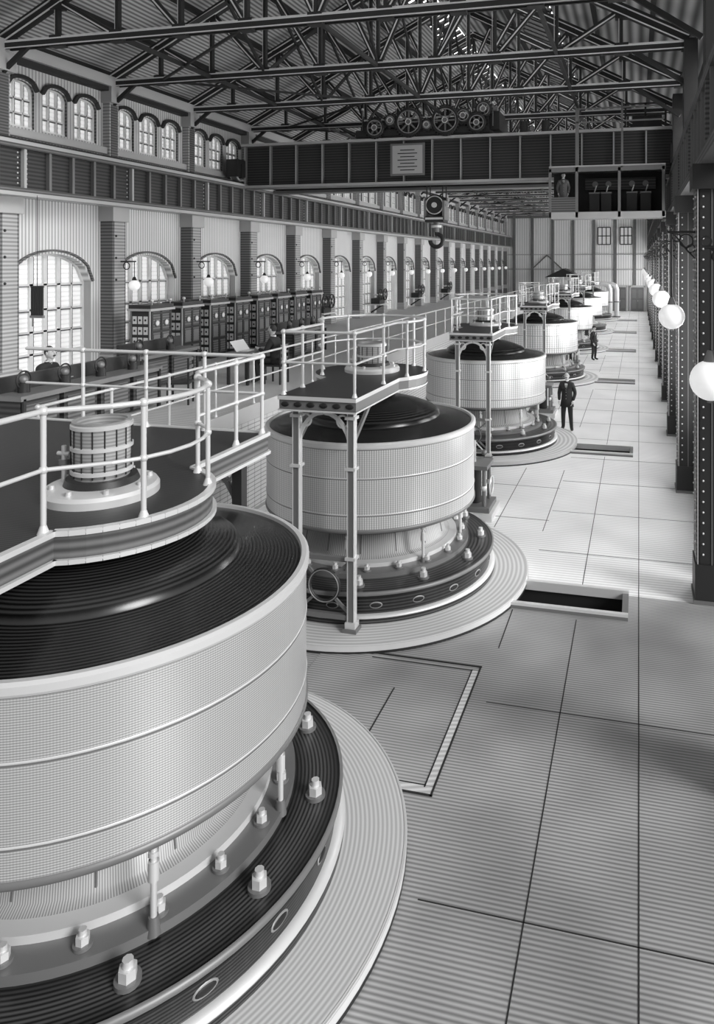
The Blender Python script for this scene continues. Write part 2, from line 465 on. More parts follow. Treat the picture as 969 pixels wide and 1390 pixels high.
g.cyl((.45,0,4.66),(.45,0,4.78),.08,'steel_dark',12,.03); g.sphere((.45,0,4.55),.15,'globe',16,12)
o=None
for k in range(1,K1):
    if o is None: o=g.build('wall_lamp',(XL+.38,ybay(k)+.05,0))
    else: place(o.data,'wall_lamp',(XL+.38,ybay(k),0))

# ---------------------------------------------------------------- generators
def bolt(g,x,y,z,s=1):
    g.cyl((x,y,z),(x,y,z+.03*s),.085*s,'steel_mid',16)
    g.cyl((x,y,z+.03*s),(x,y,z+.1*s),.06*s,'steel_light',6,smooth=False)
    g.cyl((x,y,z+.1*s),(x,y,z+.15*s),.035*s,'steel_light',8)
def generator(i,loc):
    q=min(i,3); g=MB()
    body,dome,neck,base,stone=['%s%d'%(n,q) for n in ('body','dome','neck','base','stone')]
    g.lathe([(2.62,0),(2.62,.12),(2.04,.12)],stone)
    g.lathe([(2.622,.0),(2.622,.035)],'steel_dark')
    g.lathe([(2.625,.11),(2.60,.124)],'flange')
    g.lathe([(2.06,.12),(2.06,.2),(1.98,.22),(1.98,.46),(2.04,.48),(2.04,.54),(1.62,.56)],base)
    g.lathe([(2.045,.5),(2.05,.545),(2.02,.55)],'steel_mid',sharp=False)
    g.lathe([(2.065,.19),(2.07,.21),(1.98,.225)],'steel_light',sharp=False)
    g.lathe([(1.62,.56),(1.62,.63),(1.42,.64)],'steel_mid'); g.lathe([(1.42,.64),(1.42,.70),(1.3,.71)],'steel_light')
    g.lathe([(1.3,.71),(1.22,.74),(1.1,1.3)],neck,sharp=False)
    g.lathe([(1.1,1.3),(1.14,1.22),(1.66,1.22),(1.71,1.26)],'steel_dark')
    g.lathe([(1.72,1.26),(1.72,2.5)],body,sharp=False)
    for z in (1.52,2.05):
        g.lathe([(1.721,z-.009),(1.727,z),(1.721,z+.009)],'steel_light',sharp=False); g.lathe([(1.7215,z-.022),(1.7215,z-.009)],'steel_mid')
    g.lathe([(1.72,1.25),(1.735,1.27),(1.735,1.30),(1.721,1.31)],'steel_mid',sharp=False)
    g.lathe([(1.721,2.46),(1.735,2.47)],'steel_dark')
    g.lathe([(1.735,2.47),(1.745,2.49),(1.745,2.54),(1.72,2.56),(1.68,2.56),(1.67,2.53)],'steel_light')
    g.lathe([(1.67,2.53),(1.5,2.56),(1.3,2.60),(1.17,2.63),(1.14,2.64)],dome,sharp=False)
    g.lathe([(1.14,2.64),(1.12,2.70),(1.05,2.75),(.85,2.83),(.6,2.90),(.4,2.93),(.36,2.99)],dome,sharp=False)
    g.lathe([(.36,2.97),(.36,3.22)],'steel_mid')
    z0=.15 if i else 0
    g.lathe([(.46,3.2),(.46,3.26+z0),(.44,3.29+z0),(.3,3.31+z0)],'steel_light')
    g.lathe([(.3,3.31+z0),(.28,3.36+z0),(.0,3.36+z0)],'steel_dark')
    g.lathe([(.215,3.33),(.235,3.55),(.235,3.84),(.20,3.84),(.20,3.6),(0,3.6)],'brass',48)
    for z in (3.42,3.62,3.8): g.lathe([(.235,z-.02),(.247,z-.015),(.247,z+.015),(.235,z+.02)],'steel_light',48)
    for a in range(16):
        t=2*PI*a/16; g.beam((.237*math.cos(t),.237*math.sin(t),3.38),(.24*math.cos(t),.24*math.sin(t),3.8),.008,.008,'steel_dark')
    g.cyl((-.3,-.1,3.3),(-.3,-.1,3.62),.02,'steel_light',8); g.cyl((-.3,-.1,3.46),(-.3,-.1,3.5),.045,'steel_mid',8); g.cyl((-.36,-.1,3.55),(-.24,-.1,3.55),.02,'steel_light',8)
    for a in range(8):
        t=2*PI*a/8; g.cyl((.38*math.cos(t),.38*math.sin(t),3.28+z0),(.38*math.cos(t),.38*math.sin(t),3.33+z0),.025,'steel_light',6)
    nb=12
    if i<5:
        for a in range(nb):
            t=2*PI*(a+.5)/nb; bolt(g,1.83*math.cos(t),1.83*math.sin(t),.55)
        for a in range(20):
            t=2*PI*a/20; bolt(g,1.52*math.cos(t),1.52*math.sin(t),.635,.75)
        for a in range(20):
            t=2*PI*(a+.25)/20
            g.sphere((1.98*math.cos(t),1.98*math.sin(t),.34),1,'slot_rim',14,8,(.010,.095,.048),t)
            g.sphere((1.984*math.cos(t),1.984*math.sin(t),.34),1,'black',14,8,(.012,.078,.034),t)
        for a in range(8):
            t=2*PI*(a+.15)/8; x,y=1.5*math.cos(t),1.5*math.sin(t)
            if i==0: x,y=1.6*math.cos(t),1.6*math.sin(t)
            g.cyl((x,y,.56),(x,y,1.23),.022,'steel_light',10); g.cyl((x,y,.58),(x,y,.7),.05,'steel_mid',10,.035); g.cyl((x,y,.95),(x,y,1.08),.04,'steel_light',6); g.cyl((x,y,1.12),(x,y,1.15),.04,'steel_light',6)
        for a in range(14):
            t=2*PI*a/14
            g.beam((1.215*math.cos(t),1.215*math.sin(t),.76),(1.108*math.cos(t),1.108*math.sin(t),1.28),.015,.015,'steel_mid')
    g.build('turbine_generator',(loc[0],loc[1],0))
for i,l in enumerate(GENS): generator(i,l)

def railing(g,pts,z,h=.98,post_every=1,key='steel_light',r=.022,posts=None):
    for zz in (z+h,z+h*.52): g.tube([(x,y,zz) for x,y in pts],r if zz>z+h*.9 else r*.75,key,10)
    for i,(x,y) in enumerate(pts):
        if (posts and i in posts) or (not posts and i%post_every==0):
            g.cyl((x,y,z-.02),(x,y,z+h),r*.95,key,10); g.sphere((x,y,z+h),r*1.7,key,12,8); g.sphere((x,y,z+h*.52),r*1.5,key,12,8)
            g.cyl((x,y,z),(x,y,z+.06),r*2,key,10,r)
def arc(cx,cy,r,a0,a1,n): return [(cx+r*math.cos(math.radians(a0+(a1-a0)*i/n)),cy+r*math.sin(math.radians(a0+(a1-a0)*i/n))) for i in range(n+1)]
def platform():
    g=MB(); T=3.35
    out=[(-.45,-2.38),(.68,-2.38)]+arc(0,0,.92,-42,240,24)
    g.prism(out,T-.18,T,'deck_dark','steel_mid','steel_dark')
    g.prism([(x*1.02,y*1.015) for x,y in out],T-.045,T+.01,'deck_dark','steel_light')
    g.prism([(x*1.015,y*1.01) for x,y in out],T-.2,T-.175,'deck_dark','steel_light')
    for i in range(6):
        x=-.36+i*.19
        g.sphere((x,-2.39,T-.11),1,'black',10,6,(.06,.012,.035))
    for x in (-.29,.53):
        for y in (-2.16,):
            g.box(x-.045,x+.045,y-.045,y+.045,.18,T-.18,'steel_mid'); g.box(x-.052,x-.04,y-.052,y+.052,.2,T-.2,'steel_light'); g.box(x+.04,x+.052,y-.052,y+.052,.2,T-.2,'steel_light')
            g.box(x-.1,x+.1,y-.1,y+.1,.12,.17,'steel_mid'); g.box(x-.075,x+.075,y-.075,y+.075,.17,.25,'steel_light')
            for z in (1.12,2.35,T-.3): g.box(x-.075,x+.075,y-.075,y+.075,z-.02,z+.02,'steel_light')
    g.box(-.29,.53,-2.19,-2.13,1.06,1.12,'steel_mid'); g.box(-.29,.53,-2.19,-2.13,.26,.33,'steel_mid')
    g.torus((.12,-2.16,.7),.22,.025,'steel_dark','y',28,8); g.torus((.12,-2.19,.7),.22,.008,'slot_rim','y',28,8)
    for sx in (-1,1):
        for sz in (-1,1):
            g.beam((.12+sx*.16,-2.16,.7+sz*.16),(.12+sx*.38,-2.16,.7+sz*.36),.03,.04,'steel_mid')
    for x,s_ in ((-.29,1),(.53,-1)):
        pr=None
        for i in range(9):
            a=i/8*PI/2; pt=(x+s_*(.4-.4*math.cos(a)),-2.17,2.5+.6*math.sin(a))
            if pr: g.beam(pr,pt,.04,.05,'steel_light')
            pr=pt
        g.torus((x+s_*.13,-2.17,T-.36),.085,.016,'steel_light','y',16,6)
        g.beam((x,-2.16,2.65),(x,-1.4,T-.18),.04,.06,'steel_mid')
    g.box(-.29,.53,-2.19,-2.13,T-.24,T-.18,'steel_mid')
    g.cyl((0,0,3.0),(0,0,T-.1),.4,'steel_mid',32)
    rp=[(-.41,-2.33),(.1,-2.33),(.64,-2.33),(.64,-1.75),(.64,-1.2),(.64,-.62)]+arc(0,0,.88,-30,225,12)+[(-.41,-1.1),(-.41,-1.75),(-.41,-2.33)]
    railing(g,rp,T,.88,2)
    return g
o=None
for i,(x,y) in enumerate(GENS[1:]):
    if o is None: o=platform().build('inspection_platform',(x,y,0))
    else: place(o.data,'inspection_platform',(x,y,0))

g=MB()
gx,gy=GENS[0]
out=[(-7.6,2.0),(-4.2,2.0)]+arc(gx,gy,.9,-70.5,70.5,20)+[(-4.2,7.6),(-7.6,7.6)]
g.prism(out,3.0,3.2,'deck_dark','web_mid','steel_dark')
def band(pts,z0,z1,off,key):
    for i in range(len(pts)-1):
        g.beam((pts[i][0],pts[i][1],(z0+z1)/2),(pts[i+1][0],pts[i+1][1],(z0+z1)/2),off,z1-z0,key)
        g.sphere((pts[i+1][0],pts[i+1][1],(z0+z1)/2),off/2,key,8,4,(1,1,(z1-z0)/off))
edge=out[1:-1]
band(edge+[(-7.6,7.6)],3.175,3.215,.06,'steel_light'); band(edge+[(-7.6,7.6)],2.965,3.0,.07,'steel_light')
rail=[(-4.25,2.1),(-4.25,3.2),(-4.25,4.4)]+arc(gx,gy,.86,-60,60,8)+[(-4.25,6.3),(-4.25,7.0),(-4.25,7.55),(-5.0,7.55),(-5.8,7.55),(-6.7,7.55),(-7.55,7.55)]
railing(g,rail,3.2,.9,1,posts=[0,1,2,5,9,11,13,14,15,16,17])
for (x,y) in ((-4.45,7.4),(-7.4,7.4),(-7.3,2.3)):
    g.box(x-.06,x+.06,y-.06,y+.06,0,3.0,'steel_dark'); g.box(x-.1,x+.1,y-.1,y+.1,0,.05,'steel_mid')
for x,s_ in ((-4.45,-1),):
    pr=None
    for i in range(8):
        a=i/7*PI/2; pt=(x+s_*(.7-.7*math.cos(a)),7.4,2.2+.75*math.sin(a))
        if pr: g.beam(pr,pt,.05,.06,'steel_mid')
        pr=pt
    g.torus((x+s_*.2,7.4,2.78),.12,.02,'steel_light','y',20,6); g.beam((x,7.4,2.9),(x-.5,7.4,2.6),.04,.04,'steel_light')
for i in range(5): g.box(-7.6-.28*(i+1),-7.6-.28*i,4.5,6.5,2.3,3.2-.18*(i+1)+.0,'deck_dark')
g.box(-7.6,-4.8,7.0,7.6,2.85,3.0,'steel_mid')
g.build('curved_walkway')

g=MB()
g.box(XL,-7.6,2.8,60,2.12,2.3,'deck_light')
g.box(-7.85,-7.66,7.6,60,0,2.12,'brick'); g.box(-7.66,-7.55,7.6,60,2.02,2.32,'flange'); g.box(-7.7,-7.55,7.6,60,0,.15,'flange')
y=7.8; pts=[]
while y<60: pts.append((-7.62,y)); y+=1.35
railing(g,pts,2.3,1.0)
for y in (9.15,13.2,17.2):
    pr=None
    for i in range(7):
        a=i/6*PI/2; pt=(-7.6+.45*math.sin(a),y,1.5+.55*(1-math.cos(a)))
        if pr: g.beam(pr,pt,.05,.05,'steel_mid')
        pr=pt
g.build('control_gallery')

g=MB()
g.box(-.6,0,0,.9,0,.1,'steel_dark'); g.box(-.57,-.03,.03,.87,.1,1.62,'web')
g.box(-.66,.06,-.06,.96,1.6,1.66,'flange'); g.box(-.63,.03,-.03,.93,1.66,1.76,'steel_dark')
g.box(-.56,-.04,.01,.03,.1,1.58,'steel_dark'); g.box(-.6,-.56,-.0,.03,.1,1.6,'steel_mid'); g.box(-.04,.0,-.0,.03,.1,1.6,'flange')
for r_ in range(5):
    for c_ in range(3):
        x=-.53+c_*.165; z=.14+r_*.28
        g.box(x,x+.12,-.005,.02,z,z+.2,'sash'); g.cyl((x+.06,-.01,z+.1),(x+.06,-.006,z+.1),.03,'steel_dark',10)
g.box(-.04,.0,.06,.84,.1,1.58,'web_mid')
for a,b_ in ((.04,.1),(.42,.48),(.8,.86)): g.box(-.03,.02,a,b_,.1,1.58,'steel_dark')
for z in (.1,.55,1.02,1.5): g.box(-.03,.02,.04,.86,z,z+.06,'steel_dark')
for y in (.26,.64):
    g.cyl((-.01,y,1.27),(.03,y,1.27),.09,'steel_mid',20); g.cyl((.03,y,1.27),(.035,y,1.27),.065,'steel_light',20)
    g.box(0,.01,y-.12,y+.12,.66,.96,'steel_mid'); g.box(0,.012,y-.12,y+.12,.2,.5,'web_mid')
for y in (.1,.85):
    g.cyl((-.02,y,1.74),(-.02,y,1.84),.012,'brass',6); g.sphere((-.02,y,1.87),.045,'steel_light',12,8)
o=None
for i in range(8):
    l=(-12.4,16.3+i*1.36,2.3)
    if o is None: o=g.build('switchboard_cabinet',l)
    else: place(o.data,'switchboard_cabinet',l)

def desk(name,loc,L=3.0):
    g=MB(); g.box(0,.6,0,L,.72,.8,'steel_mid')
    n=int(L/.75)
    for i in range(n):
        y0=i*L/n; g.box(.04,.56,y0+.05,y0+L/n-.05,.08,.72,'web'); g.box(.56,.575,y0+.12,y0+L/n-.12,.16,.64,'web_mid')
        g.cyl((.3,y0+.35,.8),(.3,y0+.35,.95),.09,'steel_dark',14); g.sphere((.3,y0+.35,1.0),.07,'steel_mid',12,8)
        g.torus((.3,y0+.35,1.0),.14,.015,'steel_dark','x',20,6)
    g.box(0,.08,0,L,.8,1.05,'steel_dark')
    for y in (.05,L-.1): g.box(.0,.06,y,y+.05,0,.75,'steel_dark'); g.box(.54,.6,y,y+.05,0,.75,'steel_dark')
    g.build(name,loc)
desk('instrument_desk',(-9.9,9.2,2.3),3.4); desk('instrument_desk',(-11.2,13.6,2.3),2.2); desk('instrument_desk',(-10.6,19.6,2.3),2.4)
# writing table for the clerk
g=MB(); g.box(-.45,.45,-.3,.3,.72,.76,'steel_mid'); g.box(-.4,.4,-.25,.25,.6,.72,'web')
for x in (-.4,.4):
    for y in (-.25,.25): g.box(x-.03,x+.03,y-.03,y+.03,0,.72,'steel_dark')
g.box(-.18,.12,-.12,.1,.76,.775,'white'); g.add([(-.3,.1,.76),(.3,.1,.76),(.3,.28,1.0),(-.3,.28,1.0)],[(0,1,2,3)],'sash')
g.build('writing_table',(-9.15,15.55,2.3),math.radians(90))
def chair(loc,rot):
    g=MB(); g.box(-.22,.22,-.22,.22,.42,.46,'steel_dark')
    for x in (-.2,.2):
        for y in (-.2,.2): g.beam((x,y,0),(x,y,.42 if y<0 else .95),.035,.035,'steel_dark')
    for z in (.6,.75,.9): g.box(-.2,.2,.19,.21,z-.03,z+.03,'steel_mid')
    g.build('wooden_chair',loc,rot)
chair((-8.4,15.6,2.3),math.radians(-90)); chair((-9.1,12.9,2.3),-1.2); chair((-10.3,10.7,2.3),math.radians(90))
g=MB()
for i in range(7): g.cyl((i*.05,0,3.95),(i*.05,0,4.62),.022,'steel_dark',6)
g.cyl((-.03,0,4.62),(.33,0,4.62),.02,'steel_dark'); g.cyl((.15,0,4.62),(.15,0,6.72),.008,'steel_dark',6); g.box(-.03,.33,-.03,.03,3.9,3.96,'steel_mid')
g.cyl((.02,0,3.7),(.02,0,3.95),.01,'steel_dark',6)
g.build('hanging_cable_rack',(-13.6,13.75,0))

def valve(loc):
    g=MB(); g.box(-.3,.5,-.7,.7,-.06,0,'steel_light'); g.beam((-.3,0,-.5),(.4,0,-.05),.06,.08,'steel_dark')
    g.box(-.15,.35,-.4,.4,0,.3,'steel_dark')
    for y in (-.35,.35):
        g.torus((.4,y,.5),.3,.035,'steel_dark','x',24,6)
        for a in range(3):
            t=a*PI/3; g.beam((.4,y-.28*math.cos(t),.5-.28*math.sin(t)),(.4,y+.28*math.cos(t),.5+.28*math.sin(t)),.03,.03,'steel_dark')
        g.cyl((0,y,.5),(.45,y,.5),.04,'steel_light',8)
    g.build('valve_gear',loc)
for k in (5,7,9,11): valve((XL+.32,ybay(k)-1.2,2.9))

def governor(loc,rot=0):
    g=MB(); g.box(-.55,.4,-.45,.45,0,.14,'steel_light'); g.box(-.48,.33,-.38,.38,.14,.24,'steel_mid')
    for x in (-.3,.2):
        for y in (-.25,.25): g.cyl((x,y,.24),(x,y,1.0),.04,'steel_mid',10); g.sphere((x,y,.6),.065,'steel_light',10,6)
    g.box(-.38,.28,-.33,.33,.98,1.06,'steel_mid'); g.cyl((-.05,0,.24),(-.05,0,.95),.14,'steel_dark',16)
    g.cyl((-.05,0,1.06),(-.05,0,1.5),.03,'steel_light',8)
    for s_ in (-1,1): g.beam((-.05,0,1.48),(-.05+s_*.2,0,1.28),.02,.02,'steel_light'); g.sphere((-.05+s_*.2,0,1.26),.06,'steel_mid',12,8)
    g.torus((.3,0,.6),.18,.02,'steel_light','x',20,6)
    g.build('turbine_governor',loc,rot)
for l in ((-3.25,14.5),(-3.1,24.3),(-3.2,36.2),(-3.2,47.0)): governor((l[0],l[1],0))

g=MB()
for x in (-1.6,1.6):
    for y in (-1,1): g.box(x-.1,x+.1,y-.1,y+.1,0,3.4,'flange')
g.box(-1.8,1.8,-1.2,1.2,3.4,3.6,'flange')
g.add([(-1.9,-1.3,3.6),(1.9,-1.3,3.6),(0,-1.3,4.5),(-1.9,1.3,3.6),(1.9,1.3,3.6),(0,1.3,4.5)],[(0,1,2),(3,5,4),(0,2,5,3),(1,4,5,2)],'steel_dark')
g.box(-1.4,1.4,-.8,.8,0,2.6,'wall_up')
g.build('gabled_kiosk',(-7.4,74.0,0))
for px in (-2.6,-2.0):
    g=MB(); g.tube([(0,0,0),(0,0,2.6),(-.15,0,2.95),(-.5,0,3.1),(-1.6,0,3.1)],.22,'steel_light',16)
    g.cyl((0,0,0),(0,0,.12),.34,'steel_mid',16); g.cyl((0,0,1.4),(0,0,1.5),.3,'steel_mid',16)
    g.build('bent_pipe',(px,70.5+px,0))

# ---------------------------------------------------------------- overhead crane
CR=empty('overhead_crane',(0,23.0,0))
g=MB()
g.box(-13.6,1.05,-.08,.08,7.85,9.3,'web')
for z in (7.82,9.28): g.box(-13.6,1.05,-.28,.28,z-.05,z+.05,'steel_mid')
g.box(-13.6,1.05,-.285,-.28,9.24,9.33,'flange'); g.box(-13.6,1.05,-.285,-.28,7.78,7.86,'flange')
x=-13.5; n=0
while x<1:
    g.box(x-.03,x+.03,-.2,.2,7.87,9.23,'steel_mid'); g.box(x-.015,x+.015,-.215,-.2,7.87,9.23,'flange'); x+=.98; n+=1
g.box(-13.6,1.05,1.92,2.08,7.85,9.3,'web')
for z in (7.82,9.28): g.box(-13.6,1.05,1.72,2.28,z-.05,z+.05,'steel_mid')
g.build('bridge_girder',parent=CR)
g=MB()
for x in (-13.7,1.15):
    g.box(x-.22,x+.22,-.7,2.7,8.15,8.75,'steel_dark')
    for y in (-.35,2.35):
        g.cyl((x-.1,y,8.32),(x+.1,y,8.32),.31,'steel_mid',24); g.torus((x-.12,y,8.32),.28,.03,'steel_light','x',24,6); g.torus((x+.12,y,8.32),.28,.03,'steel_light','x',24,6)
g.box(-14.0,-13.45,-.5,-.42,8.1,8.6,'steel_dark')
g.build('end_carriage',parent=CR)
g=MB(); g.box(-8.05,-6.85,-.31,-.285,8.05,9.12,'steel_mid'); g.box(-7.97,-6.93,-.32,-.305,8.12,9.05,'flange')
for i in range(7): g.box(-7.85+(.06 if i%2 else .15),-7.05-(.06 if i%2 else .15),-.326,-.318,8.22+i*.11,8.25+i*.11,'steel_dark')
g.build('maker_plate',parent=CR)
g=MB()
g.box(-9.3,-4.7,-.2,2.2,9.36,9.5,'steel_dark'); g.box(-9.3,-4.7,-.26,-.2,9.42,9.62,'steel_dark')
def gear(cx_,cz,R,y,ns=6):
    g.torus((cx_,y,cz),R,.06,'steel_dark','y',32,8); g.torus((cx_,y-.05,cz),R*.88,.018,'slot_rim','y',28,6); g.cyl((cx_,y-.08,cz),(cx_,y+.08,cz),.1,'steel_mid',12); g.torus((cx_,y-.08,cz),.09,.015,'steel_light','y',16,6)
    for a in range(ns): t=2*PI*a/ns; g.beam((cx_,y,cz),(cx_+R*math.cos(t),y,cz+R*math.sin(t)),.05,.05,'steel_mid')
    nt=int(R*72)
    for a in range(nt): t=2*PI*a/nt; g.beam((cx_+(R+.04)*math.cos(t),y,cz+(R+.04)*math.sin(t)),(cx_+(R+.1)*math.cos(t),y,cz+(R+.1)*math.sin(t)),.09,.035,'steel_dark')
gear(-8.6,9.68,.28,-.3); gear(-7.4,9.82,.42,-.32,8); gear(-6.15,9.82,.42,-.32,8); gear(-5.1,9.7,.26,-.3)
gear(-8.05,9.9,.16,-.3,4); gear(-6.78,9.7,.14,-.32,4); gear(-5.55,9.95,.2,-.3,5); gear(-4.9,10.15,.22,-.2,5); gear(-7.0,10.1,.3,1.9,6)
g.cyl((-7.4,-.2,9.82),(-7.4,1.9,9.82),.26,'steel_dark',20); g.cyl((-6.15,-.2,9.82),(-6.15,1.9,9.82),.3,'steel_dark',20)
g.cyl((-4.95,.2,9.9),(-4.95,1.4,9.9),.35,'steel_dark',20)
for x_ in (-9.0,-8.1,-6.8,-5.6,-4.8): g.box(x_-.08,x_+.08,-.2,.4,9.5,10.0,'steel_dark')
g.box(-9.2,-4.7,.4,1.8,9.5,9.85,'steel_dark'); g.box(-5.4,-4.4,-.05,1.5,9.5,10.1,'steel_dark'); g.cyl((-5.3,.2,10.15),(-4.5,.2,10.15),.16,'steel_mid',16)
for x_ in (-9.1,-7.9,-5.9,-4.6): g.cyl((x_,-.15,9.6),(x_,-.15,10.35),.02,'steel_mid',6); g.sphere((x_,-.15,10.35),.045,'steel_light',8,6)
g.cyl((-9.0,-.25,9.95),(-5.0,-.25,9.95),.03,'steel_light',8)
g.build('hoist_trolley',parent=CR)
g=MB(); hz=-.25
for x in (-7.02,-6.9,-6.46,-6.34): g.cyl((x,.5,7.2),(x,.5,9.6),.02,'steel_dark',6)
for y in (.3,.5,.7): g.torus((-6.68,y,7.35+hz),.32,.05,'steel_dark','y',28,8); g.cyl((-6.68,y-.03,7.35+hz),(-6.68,y+.03,7.35+hz),.28,'steel_dark',24)
g.torus((-6.68,.24,7.35+hz),.3,.02,'steel_light','y',28,6); g.cyl((-6.68,.18,7.35+hz),(-6.68,.24,7.35+hz),.09,'steel_light',14)
g.box(-7.04,-6.96,.2,.8,6.85+hz,7.5+hz,'steel_mid'); g.box(-6.40,-6.32,.2,.8,6.85+hz,7.5+hz,'steel_mid'); g.box(-7.0,-6.36,.2,.8,6.78+hz,6.98+hz,'steel_dark'); g.cyl((-7.1,.5,7.35+hz),(-6.26,.5,7.35+hz),.05,'steel_light')
g.box(-6.98,-6.38,.17,.2,6.86+hz,6.93+hz,'steel_light')
g.cyl((-6.68,.5,6.82+hz),(-6.68,.5,6.45+hz),.1,'steel_mid',12); g.cyl((-6.68,.5,6.6+hz),(-6.68,.5,6.68+hz),.18,'steel_light',12)
g.torus((-6.68,.5,6.17+hz),.22,.075,'steel_dark','y',24,8,a0=-PI*1.0,a1=PI*.55)
g.cyl((-6.68,.5,6.5+hz),(-6.66,.5,6.35+hz),.08,'steel_dark',10)
g.build('hook_block',parent=CR)
g=MB(); x0,x1,y0,y1,z0,z1=-2.6,.75,-1.6,-.3,6.5,7.95
g.box(x0,x1,y0,y1,z0,z0+.1,'steel_mid'); g.box(x0,x1,y0-.02,y0,z0-.03,z0+.16,'flange')
g.box(x0,x1,y1-.04,y1,z0,z1,'black'); g.box(x0,x1,y0,y1,z1,z1+.06,'web_mid')
g.box(x0,x1,y0-.02,y0+.02,z1-.1,z1+.08,'steel_mid'); g.box(x0,x1,y0-.03,y0-.02,z1+.04,z1+.08,'flange')
g.box(x1-.04,x1,y0,y1,z0,z1,'steel_dark')
for x in (x0+.03,-1.78,-.55,x1-.06): g.box(x-.04,x+.04,y0-.02,y0+.04,z0,z1,'steel_mid')
g.box(-1.82,-1.72,y0-.02,y0+.04,z1,9.7,'steel_mid'); g.box(-.5,-.44,y0-.02,y0+.04,z1,9.9,'steel_mid')
for z in (9.3,9.7): g.beam((-1.8,y0,z),(.7,y0,z),.04,.04,'steel_mid')
g.box(x0,-1.8,y0-.005,y0+.01,z0+.1,z0+.6,'web_mid')
for x in (-1.3,-.95,-.2,.2):
    g.box(x-.15,x+.15,-1.0,-.7,z0+.1,z0+.75,'steel_dark'); g.box(x-.16,x+.16,-1.01,-.69,z0+.75,z0+.79,'steel_mid'); g.beam((x,-.95,z0+.79),(x+.06,-1.05,z0+.98),.025,.025,'steel_light')
g.box(-1.6,.5,-.6,-.4,z0+.9,z0+1.25,'web')
for x in (-1.3,-.9,-.2,.2): g.cyl((x,-.62,z0+1.07),(x,-.6,z0+1.07),.09,'steel_mid',16)
g.build('operator_cab',parent=CR)
g=MB()
for x in (-.4,.2,.8): g.box(x-.03,x+.03,-.2,-.14,9.33,10.1,'steel_dark')
g.box(-.4,.8,-.2,-.15,10.05,10.1,'steel_dark'); g.box(-.4,.8,-.2,-.15,9.7,9.74,'steel_dark'); g.box(-.2,.7,.1,1.5,9.33,9.8,'steel_dark')
for x in (-3.6,-2.9): g.cyl((x,-.1,9.33),(x,-.1,9.7),.12,'steel_dark',12)
g.build('bridge_drive',parent=CR)

